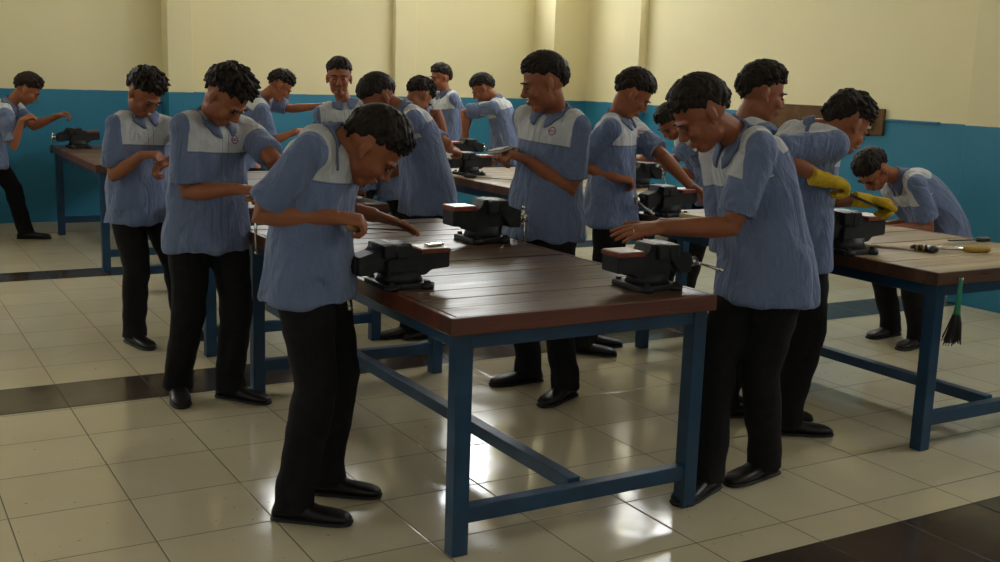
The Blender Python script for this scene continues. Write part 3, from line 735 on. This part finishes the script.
# unseen ceiling tube lamps, added to brighten the back wall and rim the figures
def make_fill_lamp():
    r = empty('added_fill_lamp'); b = MB(); b.box((0, 0, -.02), (1.26, .12, .04), bev=.01); b.box((0, 0, -.05), (1.20, .04, .03), bev=.006)
    for q in (-1, 1): b.box((q*.61, 0, -.07), (.03, .14, .05), bev=.006)
    b.build('housing', M['white_plastic'], r)
    for q in (-1, 1):
        b = MB(); b.cyl((-.595, q*.045, -.078), (.595, q*.045, -.078), .015, 16); b.build('tube', M['fill_tube_lit'], r)
    return r
M['fill_tube_lit'] = mat_emit('added_fill_tube', (1.0, .96, .86), FILL_TUBE)
lp = make_fill_lamp()
for i, x in enumerate((-3.2, -.6, 2.0, 4.6)):
    o = lp if i == 0 else copy_tree(lp)
    o.location = (x, 6.0, ZC); tag(o, 'added twin tube fill lamp on the ceiling near the back wall', 'lamp', 'added ceiling fill lamps')
# ------------------------------------------------------------------ work tables
def make_table(label, x0, x1, y0, y1, h, top, edge, seed, il=.035, ir=.02):
    rn = random.Random(seed); r = empty('work_table', ((x0+x1)/2, (y0+y1)/2, 0)); tag(r, label, 'table', 'blue-framed wooden work tables')
    W, L = x1-x0, y1-y0; th = .055
    fr_ = MB(); n = int(round(L/.135)); pw = L/n
    for i in range(n):
        yy = -L/2+pw*(i+.5); ov = rn.uniform(-.004, .004)
        e = edge and (i == 0)
        fr_.box((ov, yy, h-th/2+rn.uniform(-.0015, .0015)), (W-.05, pw-rn.uniform(.003, .006), th), bev=.003)
    fr_.build('tabletop', M[top], r)
    eb = MB()
    for sx in (-1, 1): eb.box((sx*(W/2-.011), 0, h-th/2-.001), (.022, L, th+.002), bev=.004)
    for sy in (-1, 1): eb.box((0, sy*(L/2-.002), h-th/2-.001), (W, .022, th+.002), bev=.004)
    eb.build('edge_board', M[edge], r)
    ix, iy = W/2-.030, L/2-.03; lw = .058
    for sx in (-W/2+il+lw/2, W/2-ir-lw/2):
        for sy in (-1, 1):
            b = MB(); b.box((sx, sy*(iy-lw/2), (h-th-.004)/2), (lw, lw, h-th-.006), bev=.004); b.build('leg', M['blue_steel'], r)
    b = MB()
    xm = (il-ir)/2; xw = W-il-ir-2*lw
    for sy in (-1, 1): b.box((xm, sy*(iy-lw/2), h-th-.03), (xw, .045, .055), bev=.003)
    for sx in (-W/2+il+lw/2, W/2-ir-lw/2): b.box((sx, 0, h-th-.03), (.045, 2*iy-2*lw, .055), bev=.003)
    b.build('apron_frame', M['blue_steel'], r)
    for sy in (-1, 1):
        b = MB(); b.box((xm, sy*(iy-lw/2), .135), (xw+.004, .048, .055), bev=.004); part_label(b.build('end_stretcher', M['blue_steel'], r), 'low rail joining the two end legs')
    b = MB(); b.box((xm, 0, .150), (.05, 2*iy-2*lw+.002, .05), bev=.004); b.build('long_stretcher', M['blue_steel'], r)
    return r
TH = .80
make_table('nearest work table, dark red-brown plank top, standing full length in the middle', .762, 1.812, -.575, 1.56, TH, 'bench_dark', 'bench_edge', 1, .040, .004)
make_table('dark work table directly behind the nearest one, mostly hidden by bent figures', .76, 1.83, 2.22, 4.30, TH, 'bench_dark', 'bench_edge', 2)
make_table('farthest left work table against the blue back wall', .76, 1.83, 4.98, 7.08, TH, 'bench_dark', 'bench_edge', 3)
make_table('right-hand work table, pale top with a hammer on it and a hanging green brush', 3.05, 4.15, -.52, 1.56, TH-.01, 'bench_pale', 'bench_edge2', 4, .05, .03)
make_table('pale-topped work table showing just left of the figure reading a small book', 3.0, 4.13, 2.26, 4.32, TH, 'bench_pale', 'bench_edge2', 5)
make_table('farthest work table near the back wall, under the hands of the distant figures', 3.0, 4.13, 4.98, 7.0, TH, 'bench_pale', 'bench_edge2', 6)

# ------------------------------------------------------------------ vises
# local frame: +x runs from the worker's handle to the tail anvil; origin on the table top
def make_vise():
    r = empty('bench_vise', (0, 0, 0))
    b = MB(); v = []
    # bolted swivel base and waisted body
    b.box((0.02, 0, .012), (.215, .20, .024), bev=.006)
    for sx in (-.055, .095):
        for sy in (-.095, .095): b.cyl((sx+.0, sy, 0), (sx, sy, .020), .028, 18)
    for sx in (-.055, .095):
        for sy in (-.095, .095): b.cyl((sx, sy, .020), (sx, sy, .034), .012, 6, smooth=False)
    b.tube([(.02, 0, .02), (.02, 0, .045), (.02, 0, .07)], [(.092, .098), (.082, .086), (.082, .086)], 28)
    b.build('base', M['vise_cast'], r)
    b = MB()
    def prof(pts, w):
        n = len(pts); vs = [(x, -w/2, z) for x, z in pts]+[(x, w/2, z) for x, z in pts]
        fs = [tuple(range(n)), tuple(range(2*n-1, n-1, -1))]+[(i, n+i, n+(i+1) % n, (i+1) % n) for i in range(n)]
        bm = bmesh.new(); bv = [bm.verts.new(q) for q in vs]
        for f in fs: bm.faces.new([bv[i] for i in f])
        bmesh.ops.recalc_face_normals(bm, faces=bm.faces[:]); bmesh.ops.bevel(bm, geom=bm.edges[:], offset=.004, segments=2, affect='EDGES')
        bm.verts.index_update(); b.add([q.co[:] for q in bm.verts], [[q.index for q in f.verts] for f in bm.faces]); bm.free()
    # fixed body: tail block, neck, fixed jaw
    prof([(-.055, .050), (.11, .050), (.135, .072), (.215, .078), (.215, .148), (.075, .148), (.055, .165), (.045, .192), (-.010, .192), (-.010, .135), (-.055, .125)], .115)
    b.box((.0, 0, .160), (.055, .165, .06), bev=.008)
    b.build('body', M['vise_cast'], r)
    b = MB(); b.box((.150, 0, .155), (.128, .132, .018), bev=.003); part_label(b.build('anvil_rim', M['rust_red'], r), 'red-painted rim of the tail anvil')
    b = MB(); b.box((.150, 0, .1655), (.118, .122, .004), bev=.0015); part_label(b.build('anvil_face', M['vise_face'], r), 'worn shiny anvil face')
    # moving jaw and slide
    b = MB()
    b.box((-.085, 0, .098), (.20, .062, .062), bev=.008)
    prof([(-.175, .060), (-.115, .060), (-.060, .120), (-.026, .135), (-.026, .192), (-.082, .192), (-.105, .160), (-.175, .138)], .10)
    b.box((-.054, 0, .162), (.052, .165, .058), bev=.008)
    b.build('moving_jaw', M['vise_cast'], r)
    for x in (-.0245, -.0115):
        b = MB(); b.box((x, 0, .178), (.005, .160, .030), bev=.001); part_label(b.build('jaw_plate', M['vise_face'], r), 'bare steel gripping plate')
    b = MB(); b.cyl((-.17, 0, .098), (-.232, 0, .098), .014, 16); b.cyl((-.205, 0, .098), (-.235, 0, .098), .021, 18); b.build('screw', M['chrome'], r)
    ln = .15; b = MB(); c = V(0, 0, 0); u = V(0, 1, 0)
    b.cyl(c-u*.045, c+u*(ln+.03), .0068, 12); b.ell(c-u*.045, (.011,)*3); b.ell(c+u*(ln+.03), (.011,)*3)
    hb_ = b.build('handle_bar', M['chrome'], r); hb_.location = (-.221, 0, .098)
    return r
proto = make_vise()
VISES = [
 ((.825, -.03), 0, 'bench vise on the near left edge of the nearest table, under two hands'),
 ((.93, 1.22), 0, 'bench vise carrying a cream wood block, far left corner of the nearest table'),
 ((1.675, -.38), 180, 'bench vise at the near right corner of the nearest table, under an outstretched hand'),
 ((1.66, .80), 180, 'bench vise on the nearest table in front of the figure reading a small book'),
 ((3.085, .03), 0, 'bench vise beside the yellow gloves on the right-hand table'),
 ((3.14, 1.38), 0, 'bench vise at the far left corner of the right-hand table, under a reaching arm'),
 ((1.66, 2.60), 180, 'bench vise just right of the leaning front figure\'s chin, on the table behind'),
 ((.93, 2.80), 0, 'bench vise between the two spiky-haired figures, mostly hidden'),
 ((.93, 6.75), 0, 'bench vise at the far left before the blue wall, above a lone table leg'),
 ((3.17, 5.60), 0, 'bench vise far back beside the figure pushing a long file upwards'),
 ((3.17, 3.75), 0, 'bench vise on the far corner of the pale table, right of a bare elbow'),
 ((3.98, 5.25), 180, 'bench vise far back under the hands of the figure with back turned'),
 ((3.98, 2.70), 180, 'bench vise under the forearm of the half-hidden figure, on the pale table'),
]
for i, ((x, y), a, lab) in enumerate(VISES):
    v = proto if i == 0 else copy_tree(proto)
    v.scale = {0: (.88, .9, .79), 2: (.86, .88, .84), 3: (.9, .9, .98), 4: (1, 1, 1)}.get(i, (.88, .88, .88))
    for ch in v.children:
        if ch.name.startswith('handle_bar'): ch.rotation_euler.x = R((-112, -90, -3, -84, 214, 200, -95, -60, -60, -60, -100, -60, -60)[i])
    v.location = (x, y, TH+.001 if not (x > 3 and y < 2) else TH-.009); v.rotation_euler.z = R(a)
    tag(v, lab, 'vise', 'bench vises clamped to the work tables')

# ------------------------------------------------------------------ hand tools
def make_file(name, p, d, label, handle, ln=.26, hl=.11, cat='file', group='hand files', w=.024):
    d = nrm(d); r = empty(name, tuple(p)); tag(r, label, cat, group)
    up = V(0, 0, 1)-d[2]*d; up = nrm(up); sd = np.cross(up, d)
    rm = Matrix((d, sd, up)).transposed()
    b = MB(); b.box(tuple(d*ln*.5), (ln, w, .006), rot=rm, bev=.0015)
    b.tube([d*(-.0), -d*.03], [.005, .003], 8); b.build('blade', M['dark_steel'], r)
    b = MB(); b.tube([-d*.005, -d*.015, -d*(hl*.5), -d*(hl*.85), -d*hl], [.008, .012, .0135, .0125, .006], 14); b.build('handle', M[handle], r)
    return r
# ------------------------------------------------------------------ the people
PEOPLE = [
 ('front', dict(near=2, seed=3, hair_len=1.0, hem0=.04), 'person in front at the left, head bowed over the near left vise, facing right'),
 ('front_right', dict(near=2, seed=4, hair_len=.8), 'person at the near right table corner, facing left, one arm stretched over a vise'),
 ('badge_mid', dict(near=2, seed=5, hair_len=.8, badge=True), 'person standing upright in the middle, facing left, holding a small dark book'),
 ('logo_left', dict(near=2, seed=6, hair_len=1.35, badge=True), 'person with thick spiky hair and a round chest badge, just behind the leaning front figure'),
 ('red_left', dict(near=1, seed=7, hair_len=1.3), 'person with head bowed and forearm across the waist, second figure from the left'),
 ('far_left', dict(near=1, seed=8, hair_len=1.1), 'person at the left picture edge, bent forward over a vise by the blue wall'),
 ('filing_back', dict(near=1, seed=9, hair_len=1.2), 'person far back bending right and pushing a long file with both arms spread'),
 ('watching', dict(near=1, seed=10, hair_len=.8, badge=True), 'person standing upright and looking toward the camera, behind the leaning front figure'),
 ('bent_mid', dict(near=1, seed=11, hair_len=.7), 'person bent left with back turned, broad blue shirt ending above the nearest table'),
 ('hidden_bent', dict(near=1, seed=12, hair_len=1.3), 'person whose bowed dark hair and one elbow show just right of the deeply bent figure'),
 ('back_standing', dict(near=1, seed=13, hair_len=1.0), 'small distant person standing upright in profile facing left near the back wall'),
 ('bent_back', dict(near=1, seed=14, hair_len=.8), 'distant person with back to the camera and white shoulder yoke, working at the farthest table'),
 ('badge_right', dict(near=1, seed=15, hair_len=.9, badge=True), 'person right of the book reader, looking down right, one arm reaching over a vise'),
 ('behind_face', dict(near=1, seed=16, hair_len=1.0), 'person almost hidden behind the near right figure, only forehead and forearm showing'),
 ('standing_right', dict(near=1, seed=17, hair_len=1.1), 'person standing behind the near right figure, head in profile facing right'),
 ('glove_right', dict(near=1, seed=18, hair_len=1.2, glove=True), 'person in yellow gloves leaning over the right-hand table and holding a dark file'),
 ('far_right', dict(near=1, seed=19, hair_len=1.0), 'person bent double beyond the right-hand table, both arms down on its top'),
]
HANDS = {}
for key, kw, lab in PEOPLE:
    root, hands, sides = person(key, lab, **kw); HANDS[key] = hands
def grip_pt(key, k, s=1.0):
    w, fd, pn, st = HANDS[key][k]; return w+fd*.075+nrm(pn-np.dot(pn, fd)*fd)*.028
# files in the hands
def held(name, key, k, tip, label, handle='hwood', ln=None):
    g = grip_pt(key, k); d = V(*tip)-g; L = np.linalg.norm(d); u = d/L
    return make_file(name, g+u*.05, u, label, handle, ln or max(.12, L-.05), .11)
held('metal_file', 'front', 'R', tuple(grip_pt('front', 'L')+V(.05, -.02, -.005)), 'dark steel file under the hands of the leaning front figure')
held('metal_file', 'logo_left', 'R', (.96, 1.26, 1.035), 'file held over the cream wood block by the figure with the spiky hair')
held('metal_file', 'filing_back', 'R', tuple(grip_pt('filing_back', 'L')+V(0, 0, .01)), 'long file pushed upwards by the distant figure with spread arms')
held('metal_file', 'glove_right', 'R', tuple(grip_pt('glove_right', 'L')), 'dark file held between two yellow gloves')
held('metal_file', 'far_left', 'R', tuple(grip_pt('far_left', 'R')+V(.2, .1, .03)), 'file in the hand of the bent figure at the left picture edge')
# small book
g = (grip_pt('badge_mid', 'L')+grip_pt('badge_mid', 'R'))/2+V(-.04, 0, .035)
r = empty('small_book', tuple(g)); r.rotation_euler = (R(8), R(14), R(190)); tag(r, 'small dark book held open in front of the upright figure in the middle', 'book')
b = MB(); b.box((0, 0, -.004), (.07, .11, .003), bev=.001); b.box((0, 0, .0095), (.07, .11, .003), bev=.001); b.build('cover', M['dark_cover'], r)
b = MB(); b.box((0, 0, .0027), (.066, .105, .010), bev=.001); b.build('pages', M['paper'], r)
# ring on the outstretched hand
w, fd, pn, st = HANDS['front_right']['L']; th = np.cross(nrm(pn-np.dot(pn, fd)*fd), fd); rp = w+fd*.108-th*.010
b = MB(); R0 = []; n = 20; c_ = nrm(pn-np.dot(pn, fd)*fd)
vs = []; fs = []
for i in range(n):
    a = 2*PI*i/n; u = th*math.cos(a)+c_*math.sin(a)
    for (dr, dx) in ((.0100, -.002), (.0116, -.002), (.0116, .002), (.0100, .002)): vs.append(rp+u*dr+fd*dx)
for i in range(n):
    for j in range(4): fs.append((i*4+j, i*4+(j+1) % 4, ((i+1) % n)*4+(j+1) % 4, ((i+1) % n)*4+j))
b.add(vs, fs, 0, True); tag(b.build('finger_ring', M['gold']), 'thin gold ring on the outstretched hand over the near right vise', 'ring')
# workpieces
def block(name, c, d, rz, mat, label, cat):
    b = MB(); b.box((0, 0, 0), d, bev=.004); o = b.build(name, mat); o.location = c; o.rotation_euler.z = rz; tag(o, label, cat); return o
block('wood_block', (.925, 1.22, TH+.1945), (.022+.14, .10, .048), R(0), M['cream_wood'], 'cream wooden block resting on the vise at the far left corner of the middle table', 'block')
block('metal_plate', (.975, -.035, TH+.1385), (.07, .03, .008), R(12), M['chrome'], 'small bright metal piece lying on the tail of the near left vise', 'metal piece')
block('wood_block', (3.02, .98, TH+.02), (.05, .17, .055), R(8), M['cream_wood'], 'cream wooden block on the right-hand table just above the outstretched forearm', 'block')
block('flat_bar', (3.10, 2.48, TH+.006), (.16, .05, .010), R(4), M['chrome'], 'small pale steel bar on the pale middle table beside the small book', 'metal piece')
# tools on the right-hand table
T2 = TH-.01
def rod(name, pts, rad, mat, label, cat, n=12):
    b = MB(); b.tube(pts, rad, n); o = b.build(name, mat); return o
r = empty('hammer', (3.51, -.10, T2)); tag(r, 'hammer with dark head and yellow-gripped handle lying on the right-hand table', 'hammer')
d = nrm(V(3.79-3.47, -.26+.10, 0)); sd = V(-d[1], d[0], 0); rm = Matrix((d, sd, V(0, 0, 1))).transposed()
b = MB(); b.tube([-d*.035+V(0, 0, .020), d*.12+V(0, 0, .018), d*.20+V(0, 0, .017)], [.008, .009, .011], 12); b.build('shaft', M['chrome'], r)
b = MB(); b.tube([d*.17+V(0, 0, .017), d*.20+V(0, 0, .017), d*.24+V(0, 0, .017), d*.285+V(0, 0, .017), d*.30+V(0, 0, .016)], [.011, .015, .0165, .0165, .012], 14); b.build('grip', M['yellow_handle'], r)
b = MB()
b.tube([-sd*.06+V(0, 0, .018), -sd*.055+V(0, 0, .018), -sd*.03+V(0, 0, .018), sd*.02+V(0, 0, .018), sd*.055+V(0, 0, .018)], [.014, .0175, .014, .017, .007], 14)
b.build('head', M['dark_steel'], r)
p0 = V(3.50, .13, T2+.012); p1 = V(3.47, -.045, T2+.012); d = nrm(p1-p0)
# file with black and yellow grip, lying head to head with the hammer
r = empty('metal_file', tuple(V(3.36, .13, T2))); tag(r, 'long bright flat file with black and yellow grip lying beside the hammer', 'file', 'hand files')
d = nrm(V(3.50-3.36, -.10-.13, 0)); sd = V(-d[1], d[0], 0); rm = Matrix((d, sd, V(0, 0, 1))).transposed()
b = MB(); b.box(tuple(d*.09+V(0, 0, .006)), (.26, .036, .009), rot=rm, bev=.0015); b.build('blade', M['chrome'], r)
b = MB(); b.tube([d*.20+V(0, 0, .014), d*.215+V(0, 0, .016), d*.26+V(0, 0, .017), d*.31+V(0, 0, .016), d*.325+V(0, 0, .014)], [.008, .0155, .016, .015, .009], 14); b.build('handle', M['black_plastic'], r)
b = MB()
for k in (.225, .255, .285): b.tube([d*k+V(0, 0, .0165), d*(k+.010)+V(0, 0, .0165)], [.0172, .0172], 14)
b.build('grip_band', M['yellow_handle'], r)
make_file('metal_file', V(4.04, .04, T2+.012), V(-.95, .12, 0), 'small dark file near the right picture edge on the right-hand table', 'black_plastic', .17, .10)
make_file('metal_file', V(3.10, 3.72-.25, TH+.012), V(.45, -.75, 0), 'long dark file lying on the pale middle table', 'black_plastic', .36, .11)
# hanging brush
r = empty('hand_brush', (3.17, -.532, T2-.03)); tag(r, 'green-handled brush with dark bristles hanging from the near edge of the right-hand table', 'brush')
b = MB(); b.cyl((0, .012, 0), (0, -.02, 0), .004, 10); b.ell((0, -.022, 0), (.007,)*3); b.build('hook', M['chrome'], r)
b = MB(); b.tube([(0, -.018, .004), (-.003, -.018, -.02), (-.004, -.018, -.09), (-.006, -.018, -.15)], [(.006, .009), (.007, .012), (.008, .013), (.012, .020)], 12); b.build('handle', M['green'], r)
bb = MB(); rn = random.Random(5)
for i in range(150):
    a = rn.uniform(-1, 1); c_ = rn.uniform(-1, 1); z1 = -.245-rn.uniform(0, .035)
    bb.tube([(-.006+a*.014, -.018+c_*.008, -.145), (-.008+a*.028, -.018+c_*.014, -.19), (-.012+a*.045-.006, -.018+c_*.022, z1)], [.0022, .0026, .0014], 5)
bb.build('bristles', M['bristle'], r)

# ------------------------------------------------------------------ camera, world
cam = bpy.data.cameras.new('camera'); co_ = bpy.data.objects.new('camera', cam); COL.objects.link(co_)
f_, p_, r_, y_ = CAM[0], CAM[1], CAM[2], CAM[3]
fw = V(math.sin(y_)*math.cos(p_), math.cos(y_)*math.cos(p_), -math.sin(p_)); rt = V(math.cos(y_), -math.sin(y_), 0); up = np.cross(rt, fw)
rt2 = math.cos(r_)*rt+math.sin(r_)*up; up2 = -math.sin(r_)*rt+math.cos(r_)*up
mt = Matrix(((rt2[0], up2[0], -fw[0], CAM[4]), (rt2[1], up2[1], -fw[1], CAM[5]), (rt2[2], up2[2], -fw[2], CAM[6]), (0, 0, 0, 1)))
co_.matrix_world = mt; cam.sensor_width = 36; cam.lens = 36*f_/1000; cam.clip_start = .05; cam.clip_end = 60
SC.camera = co_
w = bpy.data.worlds.new('world'); SC.world = w; w.use_nodes = True
w.node_tree.nodes['Background'].inputs[0].default_value = (.55, .66, .8, 1); w.node_tree.nodes['Background'].inputs[1].default_value = .6
SC.view_settings.view_transform = 'Standard'; SC.view_settings.look = 'None'; SC.view_settings.gamma = 1
SC.view_settings.use_curve_mapping = False; SC.view_settings.exposure = EXPOSURE
